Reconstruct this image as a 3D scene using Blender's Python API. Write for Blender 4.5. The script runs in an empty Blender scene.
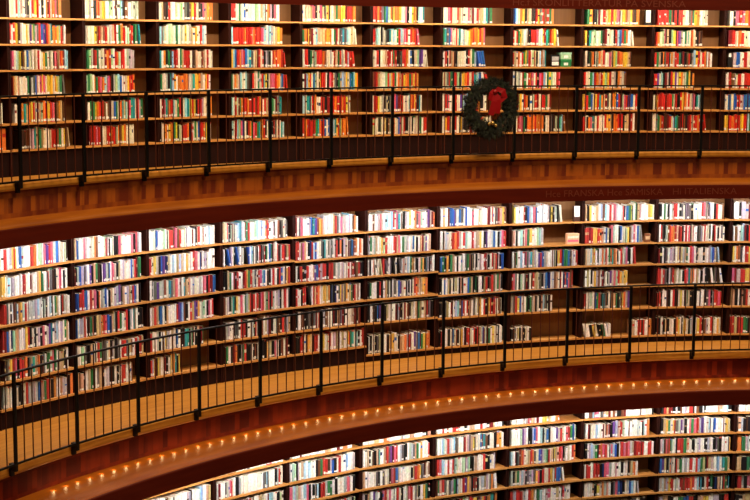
import bpy, math, random
from mathutils import Vector, Matrix
random.seed(7)
SC = bpy.context.scene
COL = SC.collection
Z0 = 7.85                                   # eye height above the lowest floor

# ------------------------------------------------------------------ camera
YAW, PIT, ROL = -0.5696, 0.1332, 0.0058
fw = Vector((math.sin(YAW)*math.cos(PIT), math.cos(YAW)*math.cos(PIT), -math.sin(PIT)))
rt = Vector((math.cos(YAW), -math.sin(YAW), 0)); up = rt.cross(fw)
rt2 = rt*math.cos(ROL)+up*math.sin(ROL); up2 = -rt*math.sin(ROL)+up*math.cos(ROL)
cam = bpy.data.cameras.new('camera'); co = bpy.data.objects.new('camera', cam); COL.objects.link(co)
m = Matrix((rt2, up2, -fw)).transposed().to_4x4(); m.translation = Vector((0, -13, Z0)); co.matrix_world = m
cam.sensor_width = 36; cam.lens = 1548.98/750*36; cam.shift_y = -2.6/750; cam.clip_end = 200
SC.camera = co
# ------------------------------------------------------------------ world, lights, exposure
w = bpy.data.worlds.new('world'); SC.world = w; w.use_nodes = True
w.node_tree.nodes['Background'].inputs[0].default_value = (1.0, .72, .45, 1)
w.node_tree.nodes['Background'].inputs[1].default_value = .012
SC.view_settings.view_transform = 'Standard'; SC.view_settings.look = 'None'
SC.view_settings.gamma = 1; SC.view_settings.use_curve_mapping = False
SC.view_settings.exposure = 0.56

def area(name, loc, target, sx, sy, power, color):
    l = bpy.data.lights.new(name, 'AREA'); l.shape = 'RECTANGLE'; l.size = sx; l.size_y = sy
    l.energy = power; l.color = color
    o = bpy.data.objects.new(name, l); COL.objects.link(o); o.location = loc
    o.rotation_euler = (Vector(target)-Vector(loc)).to_track_quat('-Z', 'Y').to_euler()
    return o
def pol(R, t, z): return (R*math.sin(t), R*math.cos(t), z+Z0)
# unseen area lights: an added frontal fill, then the hall's overhead lamp
area('hall_light', (1.0, -3.0, Z0+7.5), pol(14, -1.0, -2.5), 4.0, 2.5, 370, (1.0, .78, .52))  # frontal fill, added to brighten the lower shelf rows
area('hall_light', (-4.8, 3.1, Z0+11.0), pol(14, -1.0, -3.0), 4.5, 3.5, 1450, (1.0, .74, .44))
# strip lamps behind each valance, one per bookcase
W = 1.2481
TIER = {                                                     # shelf radius, angle of bay 7's left edge
 'A': dict(R=15.5235, t=-.8819, Rl=14.93, zl=.60, p=13, c=(1.0, .82, .60), name='upper'),
 'B': dict(R=14.0,    t=-.9258, Rl=13.40, zl=-2.33, p=12, c=(1.0, .91, .88), name='middle'),
 'C': dict(R=12.5768, t=-.9786, Rl=12.0, zl=-5.31, p=10.5, c=(1.0, .90, .84), name='lower')}
BAYS = {'A': range(-1, 11), 'B': range(0, 11), 'C': range(2, 11)}
def bay_t(T, k): d = TIER[T]; return d['t']+(k+.5-7)*W/d['R']
for T, d in TIER.items():
    for k in range(-1, 12):
        t = bay_t(T, k)
        a = area('strip_lamp', pol(d['Rl'], t, d['zl']), pol(d['R'], t, d['zl']-1.0), 1.12, .05, d['p'], d['c'])
        a.rotation_euler = (Matrix.Rotation(-t, 4, 'Z') @ Matrix.Rotation(math.radians(35), 4, 'X')).to_euler()

# ------------------------------------------------------------------ materials
def lin(c):
    return tuple(((x/12.92) if x <= .04045 else ((x+.055)/1.055)**2.4) for x in c)
def hexc(h): return lin(tuple(int(h[i:i+2], 16)/255 for i in (0, 2, 4)))
def newmat(name):
    m = bpy.data.materials.new(name); m.use_nodes = True
    return m, m.node_tree.nodes, m.node_tree.links, m.node_tree.nodes['Principled BSDF']
def N(ns, t, **k):
    n = ns.new(t)
    for a, b in k.items(): setattr(n, a, b)
    return n
def math_node(ns, ls, op, a, b=None):
    n = N(ns, 'ShaderNodeMath', operation=op)
    for i, v in enumerate((a, b)):
        if v is None: continue
        if isinstance(v, (int, float)): n.inputs[i].default_value = v
        else: ls.new(v, n.inputs[i])
    return n.outputs[0]
def wood(name, dark, light, rough=.5, scale=(2, 2, 30), spec=.4, coat=0, bands=None):
    """procedural wood; bands=(radius, width, rows) adds upright boards of differing tone round the drum"""
    m, ns, ls, b = newmat(name)
    geo = N(ns, 'ShaderNodeNewGeometry'); sep = N(ns, 'ShaderNodeSeparateXYZ'); ls.new(geo.outputs['Position'], sep.inputs[0])
    mp = N(ns, 'ShaderNodeMapping'); mp.inputs['Scale'].default_value = scale
    ang = math_node(ns, ls, 'ARCTAN2', sep.outputs[0], sep.outputs[1])
    rad = math_node(ns, ls, 'SQRT', math_node(ns, ls, 'ADD', math_node(ns, ls, 'MULTIPLY', sep.outputs[0], sep.outputs[0]), math_node(ns, ls, 'MULTIPLY', sep.outputs[1], sep.outputs[1])))
    arc = math_node(ns, ls, 'MULTIPLY', ang, 13.0)
    cmb = N(ns, 'ShaderNodeCombineXYZ'); ls.new(arc, cmb.inputs[0]); ls.new(rad, cmb.inputs[1]); ls.new(sep.outputs[2], cmb.inputs[2])
    ls.new(cmb.outputs[0], mp.inputs[0])
    no = N(ns, 'ShaderNodeTexNoise'); no.inputs['Scale'].default_value = 1.0; no.inputs['Detail'].default_value = 5
    ls.new(mp.outputs[0], no.inputs['Vector'])
    rp = N(ns, 'ShaderNodeValToRGB'); rp.color_ramp.elements[0].position = .3; rp.color_ramp.elements[1].position = .7
    rp.color_ramp.elements[0].color = (*dark, 1); rp.color_ramp.elements[1].color = (*light, 1)
    f = no.outputs[0]
    if bands:
        width, zlo, zhi, amp = bands
        cell = math_node(ns, ls, 'FLOOR', math_node(ns, ls, 'DIVIDE', arc, width))
        wn = N(ns, 'ShaderNodeTexWhiteNoise', noise_dimensions='1D'); ls.new(cell, wn.inputs['W'])
        cell2 = math_node(ns, ls, 'FLOOR', math_node(ns, ls, 'DIVIDE', arc, width*5.3))
        wn2 = N(ns, 'ShaderNodeTexWhiteNoise', noise_dimensions='1D'); ls.new(cell2, wn2.inputs['W'])
        inz = math_node(ns, ls, 'MULTIPLY', math_node(ns, ls, 'GREATER_THAN', sep.outputs[2], zlo), math_node(ns, ls, 'LESS_THAN', sep.outputs[2], zhi))
        a1 = math_node(ns, ls, 'MULTIPLY', math_node(ns, ls, 'MULTIPLY', math_node(ns, ls, 'SUBTRACT', wn.outputs[0], .55), amp), inz)
        a2 = math_node(ns, ls, 'MULTIPLY', math_node(ns, ls, 'SUBTRACT', wn2.outputs[0], .5), .22)
        f = math_node(ns, ls, 'ADD', f, math_node(ns, ls, 'ADD', a1, a2))
    ls.new(f, rp.inputs[0]); ls.new(rp.outputs[0], b.inputs['Base Color'])
    b.inputs['Roughness'].default_value = rough; b.inputs['Specular IOR Level'].default_value = spec
    b.inputs['Coat Weight'].default_value = coat; b.inputs['Coat Roughness'].default_value = .25
    return m
M = {}
M['edge'] = wood('pale_shelf_wood', hexc('a86a2c'), hexc('cc9450'), .5, (3, 3, 40))
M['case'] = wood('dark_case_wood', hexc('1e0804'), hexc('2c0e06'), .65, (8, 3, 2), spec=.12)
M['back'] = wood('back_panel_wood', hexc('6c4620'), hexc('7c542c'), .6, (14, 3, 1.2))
M['plinth'] = wood('plinth_wood', hexc('140403'), hexc('1e0705'), .65, (10, 3, 1), spec=.12)
M['friezeA'] = wood('frieze_wood', hexc('6c2406'), hexc('a85410'), .55, (6, 6, 1.5), bands=(.07, Z0-2.06, Z0-1.88, .75))
M['friezeB'] = wood('frieze_wood_less_lit', hexc('520e06'), hexc('7c2408'), .6, (6, 6, 1.5), bands=(.085, Z0-5.05, Z0-4.84, .65), spec=.15)  # same boards as the upper frieze; their weaker light is put into this colour
M['ledge'] = wood('ledge_wood', hexc('8c4606'), hexc('ac6010'), .45, (1.5, 8, 8), spec=.35)
M['kerb'] = wood('kerb_wood', hexc('b8701c'), hexc('e0983a'), .4, (2, 10, 30))
M['valance'] = wood('valance_wood', hexc('4c1004'), hexc('5c1806'), .6, (1, 5, 12), spec=.12)
M['floor'] = wood('gallery_floor_wood', hexc('a4641e'), hexc('c48636'), .38, (.8, 16, 1))
M['stone'] = wood('stone_floor', hexc('5a4a3a'), hexc('786450'), .5, (1, 1, 1))
def plain(name, c, rough=.5, metal=0, emit=None, noise=0):
    m, ns, ls, b = newmat(name)
    b.inputs['Roughness'].default_value = rough; b.inputs['Metallic'].default_value = metal
    no = N(ns, 'ShaderNodeTexNoise'); no.inputs['Scale'].default_value = 25
    tc = N(ns, 'ShaderNodeTexCoord'); ls.new(tc.outputs['Object'], no.inputs['Vector'])
    mx = N(ns, 'ShaderNodeMix', data_type='RGBA'); mx.inputs[6].default_value = (*[x*(1-noise) for x in c], 1); mx.inputs[7].default_value = (*[min(1, x*(1+noise)) for x in c], 1)
    ls.new(no.outputs[0], mx.inputs[0]); ls.new(mx.outputs[2], b.inputs['Base Color'])
    if emit: b.inputs['Emission Color'].default_value = (*c, 1); b.inputs['Emission Strength'].default_value = emit
    return m
M['iron'] = plain('black_iron', hexc('0c0a0a'), .38, .3)
M['baluster'] = plain('brown_iron_rod', hexc('541e0e'), .45, .1)
M['gilt'] = plain('dull_gilt', hexc('6a2406'), .6, .1)
M['bulb'] = plain('warm_glass', (1.0, .58, .20), .3, 0, 2.0)
M['bulb_rim'] = plain('brass_rim', hexc('8a5a20'), .35, .8)
M['fir'] = plain('fir_needles', hexc('0c140a'), .8, 0, None, .7)
M['fir2'] = plain('fir_needles_highlight', hexc('263014'), .7, 0, None, .6)  # sparse highlights of the foliage, put into the needle colour
M['ribbon'] = plain('red_ribbon', hexc('94030c'), .45)
M['gold'] = plain('gold_bauble', hexc('c8a860'), .25, .7)
M['twig'] = plain('twig_brown', hexc('3a2412'), .8)
M['white'] = plain('white_card', hexc('eeeae0'), .6)
def tint_mat():
    m, ns, ls, b = newmat('book_cloth')
    at = N(ns, 'ShaderNodeAttribute', attribute_name='tint')
    tc = N(ns, 'ShaderNodeNewGeometry'); mp = N(ns, 'ShaderNodeMapping'); mp.inputs['Scale'].default_value = (90, 90, 28)
    ls.new(tc.outputs['Position'], mp.inputs[0]); no = N(ns, 'ShaderNodeTexNoise'); no.inputs['Scale'].default_value = 1; no.inputs['Detail'].default_value = 2
    ls.new(mp.outputs[0], no.inputs['Vector'])
    mr = N(ns, 'ShaderNodeMapRange'); mr.inputs[1].default_value = .3; mr.inputs[2].default_value = .7; mr.inputs[3].default_value = .72; mr.inputs[4].default_value = 1.1
    ls.new(no.outputs[0], mr.inputs[0])
    mx = N(ns, 'ShaderNodeVectorMath', operation='SCALE'); ls.new(at.outputs['Color'], mx.inputs[0]); ls.new(mr.outputs[0], mx.inputs['Scale'])
    ls.new(mx.outputs[0], b.inputs['Base Color']); b.inputs['Roughness'].default_value = .5; b.inputs['Specular IOR Level'].default_value = .35
    return m
M['book'] = tint_mat()

# ------------------------------------------------------------------ mesh helpers
class MB:
    def __init__(s): s.v = []; s.f = []; s.m = []; s.c = []
    def box(s, x0, x1, y0, y1, z0, z1, mi=0, col=None):
        b = len(s.v)
        s.v += [(x, y, z) for z in (z0, z1) for x, y in ((x0, y0), (x1, y0), (x1, y1), (x0, y1))]
        for f in ((0, 3, 2, 1), (4, 5, 6, 7), (0, 1, 5, 4), (1, 2, 6, 5), (2, 3, 7, 6), (3, 0, 4, 7)):
            s.f.append(tuple(b+i for i in f)); s.m.append(mi); s.c.append(col)
    def sweep(s, prof, t0, t1, n, mi=0, closed=True):
        """sweep a profile of (R, z) round the drum's axis"""
        b = len(s.v); k = len(prof)
        for i in range(n+1):
            t = t0+(t1-t0)*i/n
            s.v += [pol(R, t, z) for R, z in prof]
        for i in range(n):
            for j in range(k if closed else k-1):
                a, c = b+i*k+j, b+i*k+(j+1) % k
                s.f.append((a, c, c+k, a+k)); s.m.append(mi); s.c.append(None)
        if closed:
            s.f.append(tuple(b+j for j in range(k))); s.f.append(tuple(b+n*k+j for j in reversed(range(k)))); s.m += [mi, mi]; s.c += [None, None]
    def tube(s, pts, r, seg=6, mi=0, cap=True, rs=None):
        b = len(s.v); pts = [Vector(p) for p in pts]
        for i, p in enumerate(pts):
            d = (pts[min(i+1, len(pts)-1)]-pts[max(i-1, 0)]).normalized()
            u = d.orthogonal().normalized() if abs(d.z) > .9 else d.cross(Vector((0, 0, 1))).normalized(); w_ = d.cross(u)
            rr = rs[i] if rs else r
            for k in range(seg):
                a = 2*math.pi*k/seg; s.v.append(tuple(p+u*math.cos(a)*rr+w_*math.sin(a)*rr))
        for i in range(len(pts)-1):
            for k in range(seg):
                q = (k+1) % seg
                s.f.append((b+i*seg+k, b+i*seg+q, b+(i+1)*seg+q, b+(i+1)*seg+k)); s.m.append(mi); s.c.append(None)
        if cap:
            s.f.append(tuple(b+k for k in reversed(range(seg)))); s.f.append(tuple(b+(len(pts)-1)*seg+k for k in range(seg))); s.m += [mi]*2; s.c += [None]*2
    def build(s, name, mats, parent=None, smooth=False, tint=False, mesh=None):
        me = bpy.data.meshes.new(name); me.from_pydata(s.v, [], s.f)
        for mt in (mats if isinstance(mats, list) else [mats]): me.materials.append(mt)
        me.polygons.foreach_set('material_index', s.m)
        if smooth: me.polygons.foreach_set('use_smooth', [True]*len(s.f))
        if tint:
            ca = me.color_attributes.new('tint', 'FLOAT_COLOR', 'CORNER'); buf = []
            for f, c in zip(s.f, s.c): buf += [c[0], c[1], c[2], 1.0]*len(f)
            ca.data.foreach_set('color', buf)
        me.update()
        o = bpy.data.objects.new(name, me); COL.objects.link(o)
        if parent: o.parent = parent
        return o
def tag(o, label=None, cat=None, group=None, kind=None):
    for k, v in (('label', label), ('category', cat), ('group', group), ('kind', kind)):
        if v: o[k] = v
    return o
def empty(name, loc=(0, 0, 0), rz=0):
    o = bpy.data.objects.new(name, None); COL.objects.link(o); o.location = loc; o.rotation_euler = (0, 0, rz); o.empty_display_size = .2
    return o
ORD = ['first', 'second', 'third', 'fourth', 'fifth', 'sixth', 'seventh', 'eighth', 'ninth', 'tenth', 'eleventh', 'twelfth', 'thirteenth', 'fourteenth']

# ------------------------------------------------------------------ the drum: floors, kerbs, friezes, ledges, valances
T0, T1, NS = -1.86, -.30, 150
def struct(name, mb, mat, label=None, smooth=False):
    o = mb.build(name, mat, smooth=smooth); o['kind'] = 'structure'
    if label: o['label'] = label
    return o
def ring(name, prof, mat, label=None, smooth=False):
    mb = MB(); mb.sweep(prof, T0, T1, NS); return struct(name, mb, mat, label, smooth)
mb = MB(); nseg = 64; mb.v.append((0, 0, 0)); mb.v += [(13.2*math.sin(2*math.pi*i/nseg), 13.2*math.cos(2*math.pi*i/nseg), 0) for i in range(nseg)]
for i in range(nseg): mb.f.append((0, 1+(i+1) % nseg, 1+i)); mb.m.append(0); mb.c.append(None)
struct('floor', mb, M['stone'], 'stone floor of the rotunda')
trim_n = [0]
def trim(prof, mat, label, smooth=False):
    trim_n[0] += 1
    return ring('trim_%d' % trim_n[0], prof, mat, label, smooth)
VAL = {}
def gallery(nm, Rw, zf, Rk, zk0, zk1, Rfb, zfb, Rv, zv1, zv0, Rwall_below, frz):
    """gallery floor at zf out to radius Rw, kerb at Rk, frieze below it, ledge, valance down to zv0"""
    if zf is not None:
        ring('floor', [(Rk+.13, zf), (Rw, zf), (Rw, zf-.05), (Rk+.13, zf-.05)], M['floor'], 'polished wooden walkway of the %s gallery' % nm)
    trim([(Rk, zk0), (Rk-.012, zk0+.02), (Rk-.012, zk1-.02), (Rk, zk1), (Rk+.10, zk1), (Rk+.10, zk0)], M['kerb'], 'pale wooden kerb along the %s gallery edge' % nm)
    n = 6
    cove = [(Rfb+(Rv+.03-Rfb)*math.sin(i/n*math.pi/2), zfb+(zv1-zfb)*(1-math.cos(i/n*math.pi/2))*.6+(zv1-zfb)*.4*i/n) for i in range(n+1)]
    trim([(Rk+.05, zk0), (Rfb, zfb), (Rfb+.05, zfb-.03), (Rk+.12, zk0)], frz, 'frieze of upright boards below the %s gallery' % nm)
    trim(cove+[(Rv+.03, zv1-.03), (Rfb+.05, zfb-.06)], M['ledge'], 'amber wooden ledge under the %s gallery frieze' % nm, False)
    v = trim([(Rv, zv0), (Rv, zv1-.006), (Rv+.008, zv1+.004), (Rv+.04, zv1+.004), (Rv+.04, zv0)], M['valance'], 'dark red valance board below the %s gallery' % nm)
    VAL[nm] = v
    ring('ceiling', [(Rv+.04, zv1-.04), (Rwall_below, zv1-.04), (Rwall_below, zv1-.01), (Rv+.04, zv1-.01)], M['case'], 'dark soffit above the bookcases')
gallery('top', 15.9, None, 14.75, 1.15, 1.27, 14.97, .79, 14.6, .71, .505, 15.9, M['friezeA'])
gallery('upper', 15.9, -1.87, 13.40, -1.79, -1.70, 13.46, -2.12, 13.234, -2.215, -2.427, 14.4, M['friezeA'])
gallery('middle', 14.4, -4.84, 12.363, -4.79, -4.67, 12.42, -5.10, 11.828, -5.165, -5.385, 12.98, M['friezeB'])
for nm, R, z0, z1 in (('upper', 15.88, -1.9, 1.6), ('middle', 14.36, -4.9, -2.1), ('lower', 12.94, -7.86, -5.1)):
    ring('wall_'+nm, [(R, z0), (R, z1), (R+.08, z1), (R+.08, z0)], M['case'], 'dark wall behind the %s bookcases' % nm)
ring('wall_top', [(14.85, 1.2), (14.85, 4.5), (14.95, 4.5), (14.95, 1.2)], M['stone'], 'plain wall above the galleries')

# lettering on the valances
def lettering(txt, R, ta, tb, z, h, parent, label):
    cu = bpy.data.curves.new('t', 'FONT'); cu.body = txt; cu.extrude = 0; cu.size = 1; cu.resolution_u = 3
    to = bpy.data.objects.new('t', cu); COL.objects.link(to)
    me = bpy.data.meshes.new_from_object(to.evaluated_get(bpy.context.evaluated_depsgraph_get()))
    bpy.data.objects.remove(to); bpy.data.curves.remove(cu)
    xs = [v.co.x for v in me.vertices]; x0, x1 = min(xs), max(xs); ys = [v.co.y for v in me.vertices]; y1 = max(ys)
    for v in me.vertices:
        t = ta+(tb-ta)*(v.co.x-x0)/(x1-x0); v.co = Vector(pol(R-.003, t, z+(v.co.y-.35)/.7*h))
    me.materials.clear(); me.materials.append(M['gilt']); me.name = 'lettering'
    o = bpy.data.objects.new('lettering', me); COL.objects.link(o); o.parent = parent; o['label'] = label
bpy.context.view_layer.update()
lettering('Hc.f SKÖNLITTERATUR PÅ SVENSKA', 14.6, -.9089, -.7067, .605, .105, VAL['top'], 'dull gilt capitals on the dark red board')
lettering('Hce FRANSKA Hce SAMISKA', 13.234, -.9102, -.7635, -2.305, .10, VAL['upper'], 'dull gilt capitals on the dark red board')
lettering('Hi ITALIENSKA', 13.234, -.7511, -.6727, -2.305, .10, VAL['upper'], 'dull gilt capitals at the right end of the board')

# ------------------------------------------------------------------ bookcases
SH = {'A': lambda k: [.263, -.089, -.437, -.790, -1.155, -1.513],
      'B': lambda k: [-2.85, -3.19 if k < 4 else -3.21, -3.53 if k < 6 else -3.56, -3.885 if k < 6 else -3.91, -4.245 if k < 6 else -4.27, -4.59 if k < 5 else -4.73],
      'C': lambda k: [-5.69, -6.01, -6.32, -6.63, -6.92, -7.22, -7.52]}
TOPZ = {'A': .655, 'B': -2.275, 'C': -5.225}
BOT = {'A': -1.87, 'B': -4.84, 'C': -7.85}
DEPTH = .31
FRAME = {}                                                    # (tier, bay) -> location and rotation of the case
def case_frame(T, k):
    t = bay_t(T, k); R = TIER[T]['R']*math.cos(W/2/TIER[T]['R'])
    return Vector((R*math.sin(t), R*math.cos(t), Z0)), -t
hw = W/2-.003
def bookcase(T, k, idx):
    loc, rz = case_frame(T, k)
    FRAME[T, k] = (loc, rz)
    zb = BOT[T]; base = Vector((loc.x, loc.y, Z0+zb))
    r = empty('bookcase', base, rz)
    nm = TIER[T]['name']
    def put(n, mat, *bx):
        mb = MB()
        for b in bx: mb.box(b[0], b[1], b[2], b[3], b[4]-zb, b[5]-zb, b[6] if len(b) > 6 else 0)
        return mb.build(n, mat, r)
    sh = SH[T](k); top = TOPZ[T]
    for s in (-1, 1):
        x0, x1 = sorted((s*hw, s*(hw-.02)))
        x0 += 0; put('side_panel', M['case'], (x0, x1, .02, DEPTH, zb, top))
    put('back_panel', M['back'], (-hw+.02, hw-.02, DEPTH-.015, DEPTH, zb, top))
    put('top_panel', M['case'], (-hw, hw, .0, DEPTH, top, top+.02))
    for z in sh:
        put('shelf', M['edge'], (-hw, hw, 0, .019, z-.018, z+.008), (-hw+.0205, hw-.0205, .019, DEPTH-.016, z-.016, z+.008))
    put('plinth', M['plinth'], (-hw+.0205, hw-.0205, .035, .06, zb, sh[-1]-.018))
    tag(r, '%s bookcase from the left on the %s gallery, dark wood with pale shelf edges' % (ORD[idx], nm), 'bookcase', 'curved run of bookcases on the %s gallery' % nm)
for T in 'ABC':
    for i, k in enumerate(BAYS[T]): bookcase(T, k, i)

# ------------------------------------------------------------------ books
PAL = {'W': 'f2eee6', 'w': 'e4dac4', 'y': 'e6b83a', 'Y': 'eedc96', 'o': 'e07a2c', 'O': 'eeb488', 'r': 'c42a20', 'd': '7a1418', 'p': 'd8607a',
       'g': '2f7d48', 'G': 'a8cca4', 't': '2a9aa0', 'c': '9cc8dc', 'b': '2a62b0', 'n': '1c2c60', 'v': '6a3f8e', 'k': '181414', 'e': '66605c',
       'l': 'b8b4b4', 'm': '7c4a2c', 'T': 'c8a67c', 'u': '42261a'}
CN = {'W': 'white', 'w': 'cream', 'y': 'yellow', 'Y': 'pale yellow', 'o': 'orange', 'O': 'peach', 'r': 'red', 'd': 'dark red', 'p': 'pink',
      'g': 'green', 'G': 'pale green', 't': 'teal', 'c': 'light blue', 'b': 'blue', 'n': 'navy blue', 'v': 'purple', 'k': 'black', 'e': 'dark grey',
      'l': 'light grey', 'm': 'brown', 'T': 'tan', 'u': 'dark brown'}
PALL = {k: hexc(v) for k, v in PAL.items()}
XL = {'A': [-67.8, 10, 85.3, 158.8, 230.9, 301.9, 372.2, 442.2, 512.1, 582.3, 653.2, 724.9, 797.9],
      'B': [-79, -1.1, 74.9, 149.3, 222.5, 294.9, 366.8, 438.6, 510.5, 583, 656.2, 730.6, 806.4],
      'C': [-80, -5, 69.3, 142.9, 216.1, 288.9, 361.8, 434.9, 508.4, 582.8, 658.3, 735.3, 814]}
# each cell: bay, first and last point of the run as seen along the shelf, colours of the spines from left to right ('/' leans the book before it)
D = {}
D['A'] = [
 # top shelf
 """0 11 64 WkWrcTWekWryrWkWoroopmo|1 86 141 WGWkoTyWcGWuWckmWlll|2 160 215 WTukrWWGWGWekmyrwukpTyoo|3 231 281 rrWgWbWWWWGWOcWorkpW|4 302 357 wwOTpkwpTwywWTgoyydrro|5 372 426 rroregbGoyooywcpkWyoucWt|6 442 493 WWprwwrTWwWpldWrTOWtrg|7 512 554 bcwoykTwukryermrgo|8 586 640 gyokGwrOyrypwyoTyuo|9 656 708 rrrrgrrrrwWegyoWwl|10 728 790 Wrprporrroroyrorwrr""",
 """0 10 68 rWroyulWWywvTglerbvnrotyooyGrkW|1 84 143 lwwWymrTmrwlTrWgorwGrrugt|2 160 208 cclWGwWgWlwyWlTwyWrcW|3 231 284 crrrrorrrorrrpcWclwTyo|4 302 359 goymdWcOTOoyoWgrwetecWOW|5 372 421 rWcWklektwcWgrclprWrorp|6 442 486 gtebpwwrwtWcwwyorooyrop|7 512 560 rwrgyGWlukrrrpWWyrtgroyW|8 584 635 yktwGWwgudWwWkrcbrgocW|9 655 703 rowGpTkGypvlWgtwowGku|10 727 782 drworwWWlpwrwrcyo""",
 """-1 -50 2 rwWGypdWcTo|0 12 70 pWcGykmwbwgWTwrWwygwewkpdTrodcc|1 87 136 gGldrgWlwdorGWroGrrWllll|2 160 214 tWokgucrrWgTrrrWukTwwyTwrWW|3 231 288 ycbroprbctewTdrwrklekWroroorr|4 302 357 WrrkgwGrrromwwlWrTgrlwrlrr|5 372 430 wWrkWwTrrWgrkuerroWbkwTGvvWW|6 442 487 WrWmTukwwwWkrwgcb/b/b/|7 512 547 rTwoWrgyerwGTkwcolt|8 585 633 wkgoWkoOrWwpTyGrooyyTp|9 654 714 rgTkorrkowrrgkdkmrulcyrwroWTW|10 733 790 lbWrWbtlcwrTpWoy""",
 """0 12 67 oTwOWWwWgklebTWpypWyyyWoyGge|1 86 136 GgGWogrpoclprklGcbWWwyrro|2 160 212 gwWlktcyWooooorWltyyoTWyrW|3 231 290 gwoTWcwWceukrwWgWrcykwppproylbrr|4 302 360 WdcyrwbGwwyrrWkprwekgTclywbtcyo|5 372 420 mdrTwWWGrGyrgwoTryoogryro|6 442 490 wlrgkrGwyorwrtcbWr|7 512 562 WkWlWrgWropWrkprcWgyGWWrp|8 584 628 rwWgcroTryGyrwlkoTlm|9 654 696 rrvWckdlkryvWyowGgyko|10 726 785 WrmwrWrrkrprWrowkWr""",
 """-1 -50 4 kWroTrdW|0 14 65 WWrotOoyrwrTGoryrpumoTm|1 87 144 WgggyorrmWmelbgWotTcrpttwrlg|2 159 213 Wdptmorcwgrkwctyrykrrlwwuo|3 231 283 cWrGgorrorrrmrorWrTpWgGelt|4 302 352 cWtkroWWrrkdrrorroryW|5 372 424 WrryWWWkwkewlpvdrrwlWcoryrktW|6 442 488 WrpWwrWvccrTWrokW|7 519 553 GyWrokWlrdwrrgTr|8 583 640 yorgbwyrtoTdewuoybrklprvbbWr|9 654 704 Wyorrrrrrrrgwrwkryoowrwlpktcc|10 726 790 WbwbrlbbcwppwrkWoyT""",
 """-1 -50 8 ooWroryo|0 20 70 uummlltTggTwWWwrrrmgwyT|1 88 134 drrpruWwrrorrGomyoWwWW|2 159 212 kWyowyorgykGWrrokrWgwbrroyrl|3 231 286 cWrcGpbWkrogprgtyorkWgWkuewrWtc|4 302 351 roordrrrgtorrbWbyyctyrGyooo|5 372 429 TWWkewmTkmkrowlbpwrkkWWkWlwegWrr|6 442 495 WyrwprWyWkTrwolrTWW|7 514 569 WWrppgkoooorooookWwkeulktcm|8 584 638 rwkoptwrWWWryyTkoordrkTTdrW|9 652 710 WWcgoruudrwctgukrmkdrwrrorWr|10 726 780 yrorryrcgwrWokTr"""]
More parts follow.
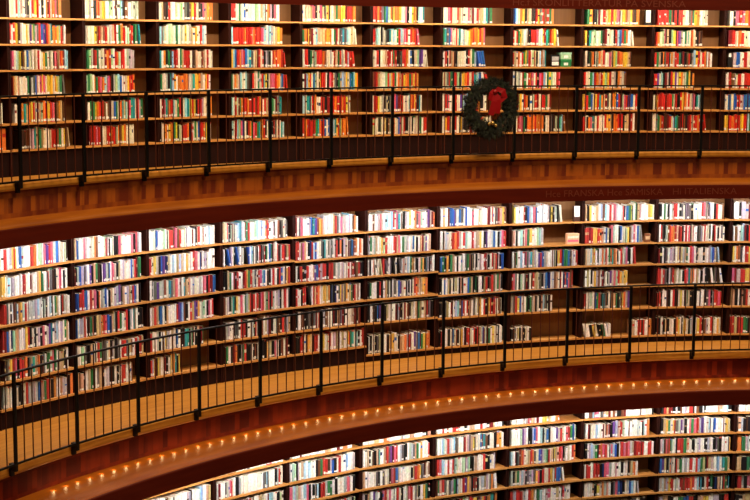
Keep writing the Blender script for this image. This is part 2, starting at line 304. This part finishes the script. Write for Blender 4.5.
D['B'] = [
 """-1 -75 -4 WwlWrTWcW|0 1 70 wWrplyyWblWWwroWGlpvrplbwrGu|1 76 142 gbWWplWlwomWWWGrrWgekpwWgWwprplW|2 150 215 WWlbWWGWlrrmpmrmwlWwWWTrWwwWcWw|3 223 287 TwrkGwWctlWgrwWGcWcWrrWWeWmkewk|4 295 357 drepWWWlbtvmyowWlwwTrelpllWcWuor|5 368 437 WWmWWlplWccbcrlptWWklWyrWoepGwWlvrdo|6 440 505 WTWlbbvlbebbWWpWWTwWWrlrrwkTym|7 513 563 yWwWgrkblcpbWWlWWlkyklkl|8 584 653 gkyWwTWcmcWrWplWWrbbgyWgTrWwWyyw|9 658 722 kWgWkWlrrgkewleekWWpWrprWlWkrwwm|10 732 800 WWllWWplWlGWpWlTbW""",
 """-1 -75 -4 WwlWrTWcW|0 3 68 yygcWlWWWWrWWWWWTygWrleukwprkW|1 76 141 clblllWvkTgukWvlbWplkTWlWWWbbrpg|2 150 215 rwylkbvnTWcWTcpgywWrprbWllbbW|3 224 293 Wkb/lWkb/Wlwk/bWckWekWrkerkgWbgkrwWrkuprrdkTr|4 296 366 rrlmprWknrcbvrektwelelkrkoklrWekbmoWwow|5 368 430 lgWlTWwyGrWWWrrTpWglprwbwkWTdlvWT|6 440 505 WkWlwprorlbrcWmrWTmyWkvWWlbWkcpr|7 512 544 TWWcwpgyWWGcl|8 584 644 rrdryyroplbTkplWWkbWwGyTlpvbl|9 658 723 WrlklmroorTdrkrrWpTrWWkepwrrwkrkrWkwew|10 732 800 WWckrWlrprdprWkTrW""",
 """-1 -75 -4 WkrdWTWcW|0 5 70 rewkWmloyrrklllgcWplgWckWgyWkrrwW|1 76 141 nbrrbbWrTpkoWlbWkTwglvkvWlplrbwk|2 150 215 WlevllmwteTpWgWtrTWlwrlrpkrdb|3 224 293 kkTgWdkrWgdrygrlewrpcbWukgrWkrbpryr|4 296 364 WkrkkrWpTvbrdrrkrreWlWlWmrWrWmrkk|5 368 437 WkWTW/wT/re/pek/wke/gTlwcrgmypkkWTgykcelkeWW|6 440 503 bgkykgTWkWlWegmTkkWlprwkwkTrlkb|7 512 577 WkgWcWpeltTlWvrblwWWbTkyrbggbwrbr|8 585 638 rmwcTyWkrroGrwgotoOkWrwlpkkrr|9 658 719 dkWkeWlleWTvrlvgbrprkwWWkwWlcbbc|10 732 800 yoWryrkWpklWkcWTr""",
 """-1 -75 -4 TkrWkgWcW|0 3 70 rdbbnGTTWWgyrkwkwlkpvlvtgvcWrWgTW|1 77 144 bclTWkgmkTTorpbnTlkrgWTrklWtWkku|2 150 213 WTrTtbWkgpWWWrvbcukWrTvvyWGGWkprr|3 224 293 mplkgtkyWWpdglTrkrWrmprrGpkrpWrlkwTrWk|4 296 360 rWWkrrk/WrTroWwyyTokbknWeyvTeywTgkrwmW|5 368 427 kgmWWkrkWTkrkWewbvlwkpgkrroogvyyo|6 440 502 kWbWTkwmdpkTkWgbgTkgkWrkTrkmrewgrk|7 512 573 rplWkGredkwmrTTweklbbnWlmTwkWnrbpmr|8 585 629 WrbkrygmWdkWlvlpGryTyy|9 657 723 rrwrekrprTWlWkrptoorrWkWkkW/ekW/|10 732 800 plrykWrrGWkTWrW""",
 """-1 -75 -4 TkrWkgWcW|0 4 68 yGyrpkrropTtTokeWglpgWrTkW|1 77 143 wWGwkkTgkrgeewTklkemrreTpWrrrT|2 150 205 rwrrkWWylWTwbpkbttkgWkTbg|3 224 293 kllprkemrrkWwlrkTmWTpdkWewkrelr|4 296 360 kWmkkekewrdrmprwkTekWwwTmkm|5 368 433 kWekbvlkTrWWrrkwrmkwrTgTrTrek|6 440 502 kWerWkWccmbrmwTWkWTyWrkyrkrWkW|7 512 554 wwrybggbgkgwTkwkTcelkw|8 585 632 rWllbbgrgteWWmTgkeyolv|9 658 722 rrkWmekWrkkwywkgTkkWlWWWWkepklrrpr|10 732 800 TWmrWlcWkywkrWkT""",
 """-1 -75 -4 TkrWkgWcW|0 2 72 rwWlkkkWrllllbTgrTkoWTllko|1 77 134 TTkWTgkWeTkWlkkWkdrrmTW|2 150 180 rrykyTWwdkWTyotky|3 224 293 kgWkrokkgrkkWkkrpkkyTkpWkmWdk|4 296 364 kkrrwuyTkrrgeyWlrWlTkWTWWygtWckWr|5 368 430 kkWkeTkWkTywWTTomrWvrbgyoo|6 440 503 krkWlkpbrmkryWkrrpWrkrTpbrkgWyrWkWW|7 512 533 keWTkmkwWk|8 580 613 W/W/k/y/T/kg/W/W|8 635 653 TrrWWo|9 658 722 kkWkTkWWkoyWWygklkWyrkmlWrrWyw|10 732 800 rrrggydrlbWkrTW"""]
D['C'] = [
 """2 144 214 WWwWlWTWwWcW|3 218 286 WwTWWlWwWpWW|4 290 355 WWlwWcWTWWoW|5 363 433 WwTWoWWlwTWWO|6 437 506 WWlrwWTWWlTWW|7 511 560 wWWlpTWWyTwo|8 584 655 WcpWTrWkdWWWWcl|9 660 733 kTkWWlWWWWWrTWc|10 737 805 WgrWlwWkcr""",
 """1 75 140 WWlWwpWcTW|2 145 214 WWWlpWlWwWWlrWcWT|3 218 286 WWWlpWkpWwWWWwWWcWWklw|4 290 358 WGGWwTcWcWWkmgrrulbkwrWWcWWl|5 363 432 WwTkWukTtWWTrevdprWmekkWlleTgWyWwWr|6 437 506 WWcwrlWceWprwlTywgbtmkwrkoyg|7 511 578 WWWWlvlWkkcbpWcklbkwWWvlrprprgbg|8 585 651 WpWwcWWwolovlTrGWWWWWlWcWo|9 660 732 kTygwyelvlkrpgprlvWlcWbrwWWyT|10 737 805 TTkkwWWkmWlrW""",
 """2 145 214 WlcWkpWlwWTrWcW|3 218 286 WlcWkpbWlwWTrWcWkG|4 290 358 pclTWcpkWWckrrlggWkWwWlpWk|5 363 433 rWWWWwekbewlTpgbgrWWWwkTroyeewT|6 437 497 rpcprWrGwWGlGkwTWWrkkrr|7 511 578 cWkerowwTroewbvlGgWTyTOrpwrwWro|8 585 656 kWlclgkroprWlpcbkgrprplbdrrrrWWrrr|9 660 733 lppgGWrrgTWkWlWklWkekWpy|10 737 805 oglWeWkTWyWopWrwr""",
 """3 218 286 rkWbTmGWkplrW|4 290 358 wglpclkrWTbkmWrelG|5 363 433 lkmpvlWkprwpWWrwkWlprWTkWygk|6 437 500 ggrkwelgcwprvyTrrkWlTlror|7 511 567 lkTgwclkelleypkrwgrybrbbW/|8 584 640 rrrrrrrknpplrpWWkdwkToW|9 660 733 bvTkowrrgWmrrWrcgTWTlWcWtgT|10 737 805 TkglkmTgkpkWr""",
 """4 290 358 rkgwTbkyWrelTW|5 363 433 rrgkplcwerwTTrgWrkbTW|6 437 500 wrprkTkrGWryoyroto|7 511 573 rorrlWroWgcWlpWWvrpwW|8 585 642 wWwTkywoGTWkepbnkwlbcpl|9 660 733 llglyrwlrrmrrorrctkrrkgknTgrgt|10 737 805 rkprrworyyor""",
 """5 363 433 rkWTbgkrWlpTkW|6 437 500 rkWTbgkrWlpTkWgr|7 511 575 wrkTWbrgTkWyrpW|8 585 650 kTrWbgkwTreWk|9 660 733 rTkWgbrkTyWlkr|10 737 805 kTWrbgkT"""]

def jit(c, a): return tuple(min(.95, max(.003, x*random.uniform(1-a, 1+a))) for x in c)
def book_mesh(mb, x, y, z, th, h, dp, cols, xf, lean=0):
    """one book: rounded spine to the front, bands on the spine, page block on top"""
    body, label, title, cap, page, tz = cols
    b = len(mb.v)
    lv = [0, .012, .012+label[1], h*tz, h*tz+title[1], h*.93, h]
    pts = [(0, .007), (th*.22, .001), (th*.78, .001), (th, .007)]
    ca, sa = math.cos(lean), math.sin(lean)
    px = th if lean > 0 else 0
    def P(u, v, q):
        u2 = u-px; return xf @ Vector((x+px+u2*ca+q*sa, y+v, z+q*ca-u2*sa))
    # keep the resting corner on the shelf
    for q in lv:
        for u, v in pts: mb.v.append(tuple(P(u, v, q)))
    for q in (0, h):
        for u in (0, th): mb.v.append(tuple(P(u, dp, q)))
    bc = [body, label[0], body, title[0], body, cap]
    for i in range(6):
        for j in range(3):
            a = b+i*4+j; mb.f.append((a, a+1, a+5, a+4)); mb.m.append(0); mb.c.append(bc[i])
    bk = b+28
    mb.f.append(tuple([b+24, b+20, b+16, b+12, b+8, b+4, b, bk, bk+2])); mb.c.append(body)
    mb.f.append(tuple([b+3, b+7, b+11, b+15, b+19, b+23, b+27, bk+3, bk+1])); mb.c.append(body)
    mb.f.append((b+24, b+25, b+26, b+27, bk+3, bk+2)); mb.c.append(page)
    mb.f.append((bk, bk+1, bk+3, bk+2)); mb.c.append(page)
    mb.f.append((b+3, b+2, b+1, b, bk, bk+1)); mb.c.append(body)
    mb.m += [0]*5
books = []                       # every book: dict with all its numbers
def fill_cell(T, row, k, xa, xb, s):
    XX = XL[T]; x0, x1 = XX[k+1], XX[k+2]
    if T == 'B' and x1-14 < xb < x1-2 and (row, k) != (1, 8): xb += 3
    ua = -hw+.024+(2*hw-.048)*max(0, min(1, (xa-x0)/(x1-x0)-.005)); ub = -hw+.024+(2*hw-.048)*max(0, min(1, (xb-x0)/(x1-x0)))
    if T != 'A': s = ''.join(random.choice('WWwlTW') if ch in 'rpgbdvm' and random.random() < .25 else ch for ch in s)
    items = []
    for ch in s:
        if ch == '/': items[-1][1] = 1
        else: items.append([ch, 0])
    wl = (ub-ua)/len(items)
    out = []
    for ch, ln in items:
        parts = 1
        if not ln:
            if wl > .045: parts = 2 if random.random() < .9 else 1
            elif wl > .034: parts = 2 if random.random() < .65 else 1
            elif wl > .026: parts = 2 if random.random() < .3 else 1
        sp = [1.0] if parts == 1 else ([.5, .5] if random.random() < .4 else random.choice(([.35, .65], [.6, .4])))
        for q, f in enumerate(sp): out.append([random.choice('kuedkmwlr') if q == (len(out) % 2) and parts == 2 and random.random() < (.16 if T == 'A' else .3) else ch, ln, f*random.uniform(.8, 1.2)])
    tot = sum(o[2] for o in out); x = ua
    la = random.uniform(.13, .19)
    zs = SH[T](k); z = zs[row]+.0095
    gap = (zs[row-1] if row else TOPZ[T])-.018-z
    low = (T == 'B' and row == 5 and k in (7, 8) and xb < 620)
    hb = min(gap-.035, .292 if T == 'A' else .285) if not low else .235
    hrun = hb*random.uniform(.86, .97)
    tail = random.random() < .3 and ub < hw-.15 and not out[-1][1]
    if tail: out[-1][1] = 2
    starts = [i for i in range(len(out)) if out[i][1] and not (i and out[i-1][1])]
    room = sum(hb*math.sin(.10 if out[i][1] == 2 else la)+.004 for i in starts)
    for i, (ch, ln, f) in enumerate(out):
        if i % 5 == 0: hrun = hb*random.uniform(.84, .99)
        wdt = f/tot*(ub-ua-room)
        if i in starts: x += hb*math.sin(.10 if ln == 2 else la)+.004
        h = max(.16, min(gap-.012, hrun*random.uniform(.93, 1.05)))
        dp = random.uniform(.17, .22); y = .022+random.uniform(0, .014)
        if random.random() < .05 and not ln: y += .02
        lean = 0
        if ln: lean = -(.10 if ln == 2 else la)
        if ln == 1: wdt /= 1.0
        books.append(dict(T=T, row=row, k=k, ch=ch, x=x, y=y, z=z, th=max(.007, wdt-.0036), h=h, dp=dp, lean=lean, i=i))
        x += wdt
for T in 'ABC':
    for row, line in enumerate(D[T]):
        for cell in line.split('|'):
            k, xa, xb, s = cell.split()
            if int(k) not in BAYS[T]: continue
            fill_cell(T, row, int(k), float(xa), float(xb), s)
# the leaning white book that crosses into the next bay, third row from the bottom of the middle gallery
for bk in books:
    c = jit(PALL[bk['ch']], .22 if bk['ch'] not in 'Ww' else .07)
    if bk['T'] != 'A':
        g_ = .3*c[0]+.6*c[1]+.1*c[2]; c = tuple(x*.9+g_*.1 for x in c)
    if bk['T'] == 'A' and bk['ch'] in 'WwlG': c = (c[0], c[1]*.96, c[2]*.88)
    lum = sum(c)/3
    lab = (jit(PALL['W'], .05) if random.random() < (.6 if bk['T'] == 'A' else .35) else c, random.uniform(.022, .04))
    r = random.random()
    if r < .12: tcol = jit(PALL[random.choice('kknrdub')] if lum > .3 else PALL[random.choice('WwYTTl')], .1)
    else: tcol = jit(c, .12)
    title = (tcol, random.uniform(.015, .05))
    cap = jit(PALL[random.choice('kWrbg')], .1) if random.random() < .06 else c
    bk['cols'] = (c, lab, title, cap, jit(PALL['w'], .08), random.uniform(.45, .62))

def view(P):
    v = Vector(P)-Vector((0, -13, Z0)); z = v.dot(fw)
    return 375+1548.98*v.dot(rt2)/z, 247.4-1548.98*v.dot(up2)/z, z
XF = {}
for key, (loc, rz) in FRAME.items(): XF[key] = Matrix.Translation(loc) @ Matrix.Rotation(rz, 4, 'Z')
for bk in books:
    xf = XF[bk['T'], bk['k']]; p = xf @ Vector((bk['x'], bk['y'], bk['z'])); q = xf @ Vector((bk['x']+bk['th'], bk['y'], bk['z']+bk['h']))
    a, b = view(p), view(q); bk['px'] = a[0]
    vis = a[0] > 3 and b[0] < 747 and a[1] < 497 and b[1] > 9 and not (bk['T'] == 'C' and bk['row'] == 0)
    if bk['T'] == 'A' and 458 < a[0] < 518 and 76 < b[1] < 140: vis = False
    if bk['T'] == 'C' and bk['row'] == 1 and bk['k'] < 4: vis = False
    bk['s'] = abs(b[0]-a[0])*abs(b[1]-a[1]) if vis else 0
NB = 300
sel = sorted(range(len(books)), key=lambda i: -books[i]['s'])[:NB]
selset = set(sel)
# order of a book among those of its own colour on its shelf, counted from the left
cnt = {}
for i, bk in enumerate(books):
    key = (bk['T'], bk['row'], bk['k'], bk['ch']); n = cnt.get(key, 0); bk['n'] = n; cnt[key] = n+1
RESTM = MB()
IDENT = Matrix.Identity(4)
def nth(n): return ORD[n] if n < len(ORD) else '%dth' % (n+1)
for i, bk in enumerate(books):
    xf = XF[bk['T'], bk['k']]
    if i not in selset:
        book_mesh(RESTM, bk['x'], bk['y'], bk['z'], bk['th'], bk['h'], bk['dp'], bk['cols'], xf, bk['lean']); continue
    mb = MB(); book_mesh(mb, 0, 0, 0, bk['th'], bk['h'], bk['dp'], bk['cols'], IDENT, bk['lean'])
    o = mb.build('book', M['book'], tint=True); o.matrix_world = xf @ Matrix.Translation((bk['x'], bk['y'], bk['z']))
    n, tot = bk['n'], cnt[bk['T'], bk['row'], bk['k'], bk['ch']]
    which = 'only ' if tot == 1 else nth(n)+' '
    lead = list(BAYS[bk['T']]).index(bk['k'])
    lab = '%s%s book%s, %s shelf down, %s bookcase, %s gallery' % (which, CN[bk['ch']], '' if tot == 1 else ' from left', ORD[bk['row']], ORD[lead], TIER[bk['T']]['name'])
    tag(o, lab, 'book', 'books on the %s gallery shelves' % TIER[bk['T']]['name'])
rest = RESTM.build('book_rows', M['book'], tint=True)
tag(rest, 'thinner books packed upright on all the gallery shelves', 'books', None, 'stuff')
print('BOOKS', len(books), 'smallest individual', round(books[sel[-1]]['s'], 1))

# books and boxes shown face out
def face_book(T, row, k, px0, px1, h, cover, band, label, name='displayed_book', cat='book', lift=0, dp=.04, y=.03, two=None):
    XX = XL[T]; x0, x1 = XX[k+1], XX[k+2]
    u0 = -hw+.024+(2*hw-.048)*(px0-x0)/(x1-x0); u1 = -hw+.024+(2*hw-.048)*(px1-x0)/(x1-x0); wd = u1-u0
    z = SH[T](k)[row]+.0095+lift
    r = empty(name, XF[T, k] @ Vector(((u0+u1)/2, y, z)), FRAME[T, k][1])
    mb = MB(); mb.box(-wd/2, wd/2, 0, .004, 0, h, 0, PALL[cover]); mb.box(-wd/2, wd/2, dp-.004, dp, 0, h, 0, PALL[cover]); mb.box(-wd/2, -wd/2+.004, .004, dp-.004, 0, h, 0, PALL[cover])
    mb.build('cover', M['book'], r, tint=True)
    mb = MB(); mb.box(-wd/2+.0045, wd/2-.004, .0045, dp-.0045, .004, h-.004, 0, PALL['w']); mb.build('pages', M['book'], r, tint=True)
    for (za, zb_, cc) in band:
        mb = MB(); mb.box(-wd/2+.012, wd/2-.012, -.0015, -.0002, h*za, h*zb_, 0, PALL[cc]); mb.build('cover_panel', M['book'], r, tint=True)
    tag(r, label, cat); return r
face_book('A', 0, 8, 646, 652.3, .25, 'k', [(.18, .98, 'W')], 'face-out book with white cover, top shelf right of centre, upper gallery')
face_book('A', 2, 7, 552, 560.5, .20, 'k', [(.12, .42, 'W'), (.5, .85, 'l')], 'face-out black and white book left of the green boxes, upper gallery')
def slip_box(T, row, k, px0, px1, z0, h, col, label):
    XX = XL[T]; x0, x1 = XX[k+1], XX[k+2]
    u0 = -hw+.024+(2*hw-.048)*(px0-x0)/(x1-x0); u1 = -hw+.024+(2*hw-.048)*(px1-x0)/(x1-x0); wd = u1-u0
    r = empty('box', XF[T, k] @ Vector(((u0+u1)/2, .03, SH[T](k)[row]+.0095+z0)), FRAME[T, k][1])
    mb = MB(); mb.box(-wd/2, wd/2, 0, .2, 0, h*.72, 0, PALL[col]); mb.build('body', M['book'], r, tint=True)
    mb = MB(); mb.box(-wd/2-.004, wd/2+.004, -.004, .204, h*.72, h, 0, jit(PALL[col], .2)); mb.build('lid', M['book'], r, tint=True)
    mb = MB(); mb.box(-wd*.2, wd*.2, -.0015, -.0003, h*.2, h*.55, 0, PALL['W']); mb.build('paper_label', M['book'], r, tint=True)
    tag(r, label, 'box')
slip_box('A', 2, 7, 562, 573, 0, .125, 'g', 'lower green box on the third shelf down of the upper gallery, right of centre')
slip_box('A', 2, 7, 562, 573, .126, .11, 'G', 'pale green box stacked on a green box, upper gallery, right of centre')
face_book('A', 2, 10, 727, 731, .25, 'k', [(.7, .95, 'W')], 'face-out black book with white panel, far right of the upper gallery')
face_book('B', 0, 7, 574.5, 581.5, .25, 'u', [(.3, .98, 'W')], 'face-out book with large white panel on the top shelf, middle gallery')
face_book('B', 1, 7, 568, 581, .17, 'O', [(.2, .4, 'p'), (.55, .75, 'w')], 'low peach and pink face-out book, second shelf down, middle gallery', dp=.06)
face_book('B', 1, 8, 646, 652, .14, 'm', [(.3, .7, 'T')], 'small brown face-out book at a row end, second shelf down, middle gallery')

# ------------------------------------------------------------------ railings
def railing(nm, R, tp, wp, zfoot, ztop, Rk, ks, label):
    r = empty('gallery_railing', (0, 0, 0))
    t_a, t_b = tp+(ks[0]-6)*wp/R, tp+(ks[-1]-6)*wp/R
    n = 110
    mb = MB(); mb.sweep([(R-.020, ztop-.022), (R-.020, ztop-.006), (R-.012, ztop), (R+.012, ztop), (R+.020, ztop-.006), (R+.020, ztop-.022)], t_a-.005, t_b+.005, n)
    mb.build('handrail', M['iron'], r)
    mb = MB(); mb.sweep([(R-.012, zfoot+.012), (R-.012, zfoot+.035), (R+.012, zfoot+.035), (R+.012, zfoot+.012)], t_a, t_b, n)
    mb.build('bottom_rail', M['iron'], r)
    def local(t): return Vector(pol(R, t, 0)), -t
    for q, k in enumerate(ks):
        t = tp+(k-6)*wp/R; p, rz = local(t); mtx = Matrix.Translation(p) @ Matrix.Rotation(rz, 4, 'Z')
        mb = MB(); mb.box(-.021, .021, -.012, .012, zfoot-.06, ztop-.022)
        po = mb.build('post', M['iron'], r); po.matrix_world = mtx
        mb = MB(); y0 = Rk-.012-R
        mb.box(-.028, .028, y0-.032, y0-.0005, zfoot-.115, zfoot+.03); mb.box(-.02, .02, .0125, y0-.0325, zfoot-.05, zfoot+.03)
        fb = mb.build('foot_bracket', M['iron'], po)
        if k == ks[-1]: break
        for i in range(1, 7):
            tt = t+wp/R*i/7; p, rz = local(tt)
            mb = MB(); x, y, z = pol(R, tt, 0); mb.tube([(x, y, Z0+zfoot+.03), (x, y, Z0+ztop-.012)], .0075, 6)
            mb.build('baluster', M['baluster'], r)
    tag(r, label, 'railing')
railing('upper', 13.315, -1.103, 1.0416*13.315/13.477, -1.70, -.665, 13.40, range(-1, 14), 'black iron railing of the upper gallery, with the wreath on it')
railing('middle', 12.275, -1.167, 1.0402*12.275/12.4345, -4.66, -3.60, 12.363, range(-1, 14), 'black iron railing of the middle gallery, in front of the second row of bookcases')

# ------------------------------------------------------------------ little lamps on the ledge under the middle gallery
def lamp_meshes():
    seg = 10
    def lathe(prof):
        mb = MB()
        for r_, z_ in prof: mb.v += [(r_*math.cos(2*math.pi*i/seg), r_*math.sin(2*math.pi*i/seg), z_) for i in range(seg)]
        for j in range(len(prof)-1):
            for i in range(seg):
                a = j*seg+i; b = j*seg+(i+1) % seg; mb.f.append((a, b, b+seg, a+seg)); mb.m.append(0); mb.c.append(None)
        mb.f.append(tuple(range((len(prof)-1)*seg, len(prof)*seg))); mb.m.append(0); mb.c.append(None)
        mb.f.append(tuple(reversed(range(seg)))); mb.m.append(0); mb.c.append(None)
        return mb
    return lathe([(.028, 0), (.028, .006), (.027, .007), (.0245, .007)]), lathe([(.024, .004), (.024, .009), (.020, .014), (.012, .018), (.004, .019)])
rim_mb, dome_mb = lamp_meshes()
proto = None; i = 0
t = -1.6165
while t < -.66:
    loc = pol(12.33, t, -5.135)
    if proto is None:
        proto = empty('ledge_lamp', loc, -t); rim_mb.build('rim', M['bulb_rim'], proto, True); dome_mb.build('bulb', M['bulb'], proto, True)
        lt = bpy.data.lights.new('glow', 'POINT'); lt.energy = .13; lt.color = (1.0, .60, .25); lt.shadow_soft_size = .012
        lo = bpy.data.objects.new('glow', lt); COL.objects.link(lo); lo.parent = proto; lo.location = (0, -.03, .055)
        kids = list(proto.children); o = proto
    else:
        o = proto.copy(); COL.objects.link(o); o.location = loc; o.rotation_euler = (0, 0, -t)
        for ch in kids:
            c = ch.copy(); COL.objects.link(c); c.parent = o
    tag(o, 'small glowing round lamp on the amber ledge below the middle gallery', 'lamp', 'row of small lamps on the ledge below the middle gallery')
    t += .0165

# ------------------------------------------------------------------ the wreath on the upper railing
wt = -.983; wc = Vector(pol(13.285, wt, -.99))
wr = empty('wreath', wc, -wt)
rw, tw = .335, .115
mb = MB(); 
mb.tube([(rw*math.cos(a), -.07, rw*math.sin(a)) for a in [2*math.pi*i/36 for i in range(37)]], .035, 8)
mb.build('twig_ring', M['twig'], wr, True)
def needles(n, seed, mat):
    rnd = random.Random(seed); mb = MB()
    for _ in range(n):
        a = rnd.uniform(0, 2*math.pi); b = rnd.uniform(0, 2*math.pi); rr = rnd.uniform(.2, 1)*tw
        c = Vector((math.cos(a)*(rw+rr*math.cos(b)), -.07+.75*rr*math.sin(b)*.8, math.sin(a)*(rw+rr*math.cos(b))))
        d = Vector((-math.sin(a), rnd.uniform(-.5, .2), math.cos(a)))*rnd.choice((1, 1, -1))+Vector((math.cos(a), 0, math.sin(a)))*rnd.uniform(-.9, 1.1)
        d.normalize(); L = rnd.uniform(.05, .10); s = d.cross(Vector((0, 1, 0))).normalized()
        for q in range(-2, 3):
            e = (d+s*q*.38+Vector((0, -.15*abs(q)*rnd.random(), 0))).normalized(); u = e.cross(Vector((.3, 1, .2))).normalized()*.005
            p0 = c+d*(q+2)*.006; p1 = c+e*L; b0 = len(mb.v); mid = (p0+p1)/2
            mb.v += [tuple(p0), tuple(mid+u), tuple(p1), tuple(mid-u), tuple(mid+Vector((0, -.004, 0)))]
            mb.f += [(b0, b0+1, b0+4), (b0+1, b0+2, b0+4), (b0+2, b0+3, b0+4), (b0+3, b0, b0+4)]; mb.m += [0]*4; mb.c += [None]*4
    return mb
needles(1500, 3, None).build('fir_foliage', M['fir'], wr)
needles(260, 5, None).build('fir_foliage', M['fir2'], wr)
# red bow with two loops and two long tails, hanging from the top of the ring
def ribbon(pts, wdt, nm):
    mb = MB(); pts = [Vector(p) for p in pts]; th = .006
    for i, p in enumerate(pts):
        d = (pts[min(i+1, len(pts)-1)]-pts[max(0, i-1)]).normalized(); s = d.cross(Vector((0, 1, 0))).normalized()*wdt[i]/2
        n = Vector((0, th/2, 0)); mb.v += [tuple(p-s-n), tuple(p+s-n), tuple(p+s+n), tuple(p-s+n)]
    for i in range(len(pts)-1):
        for j in range(4):
            a, b = i*4+j, i*4+(j+1) % 4; mb.f.append((a, b, b+4, a+4)); mb.m.append(0); mb.c.append(None)
    k = (len(pts)-1)*4; mb.f += [(3, 2, 1, 0), (k, k+1, k+2, k+3)]; mb.m += [0]*2; mb.c += [None]*2
    return mb.build(nm, M['ribbon'], bow)
bow = bpy.data.objects.new('ribbon_bow', None); COL.objects.link(bow); bow.parent = wr
mbk = MB(); mbk.tube([(-.03, -.19, .235), (0, -.20, .245), (.035, -.19, .235)], .03, 8, rs=[.022, .034, .022]); mbk.build('knot', M['ribbon'], bow, True)
ribbon([(0, -.19, .24), (.05, -.20, .28), (.13, -.21, .25), (.16, -.20, .16), (.12, -.19, .12), (.05, -.18, .18), (.01, -.18, .23)], [.04, .07, .09, .10, .09, .06, .04], 'loop')
ribbon([(0, -.19, .24), (-.03, -.20, .26), (-.07, -.21, .22), (-.08, -.20, .14), (-.05, -.19, .12), (-.02, -.18, .17), (0, -.18, .23)], [.04, .05, .06, .07, .06, .05, .04], 'loop')
ribbon([(0, -.19, .23), (-.01, -.20, .10), (-.03, -.19, -.02), (-.05, -.18, -.10)], [.04, .09, .10, .09], 'tail')
ribbon([(.01, -.19, .23), (.05, -.20, .12), (.06, -.19, .0), (.06, -.18, -.08)], [.04, .09, .09, .08], 'tail')
def ball(mb, c, r):
    b = len(mb.v); nu, nv = 10, 6
    for j in range(1, nv):
        for i in range(nu):
            a, e = 2*math.pi*i/nu, math.pi*j/nv; mb.v.append((c[0]+r*math.cos(a)*math.sin(e), c[1]+r*math.sin(a)*math.sin(e), c[2]+r*math.cos(e)))
    for j in range(nv-2):
        for i in range(nu):
            p, q = b+j*nu+i, b+j*nu+(i+1) % nu; mb.f.append((p, p+nu, q+nu, q)); mb.m.append(0); mb.c.append(None)
    mb.f.append(tuple(b+i for i in range(nu))); mb.f.append(tuple(b+(nv-2)*nu+i for i in reversed(range(nu)))); mb.m += [0]*2; mb.c += [None]*2
for (a, rr, sz) in ((-1.62, .22, .032), (-1.85, .24, .026), (-1.4, .26, .026)):
    mb = MB(); c = (rr*math.cos(a), -.16, rr*math.sin(a)); ball(mb, c, sz); mb.build('bauble', M['gold'], wr, True)
tag(wr, 'dark green fir wreath with red ribbon bow hanging on the upper railing', 'wreath')
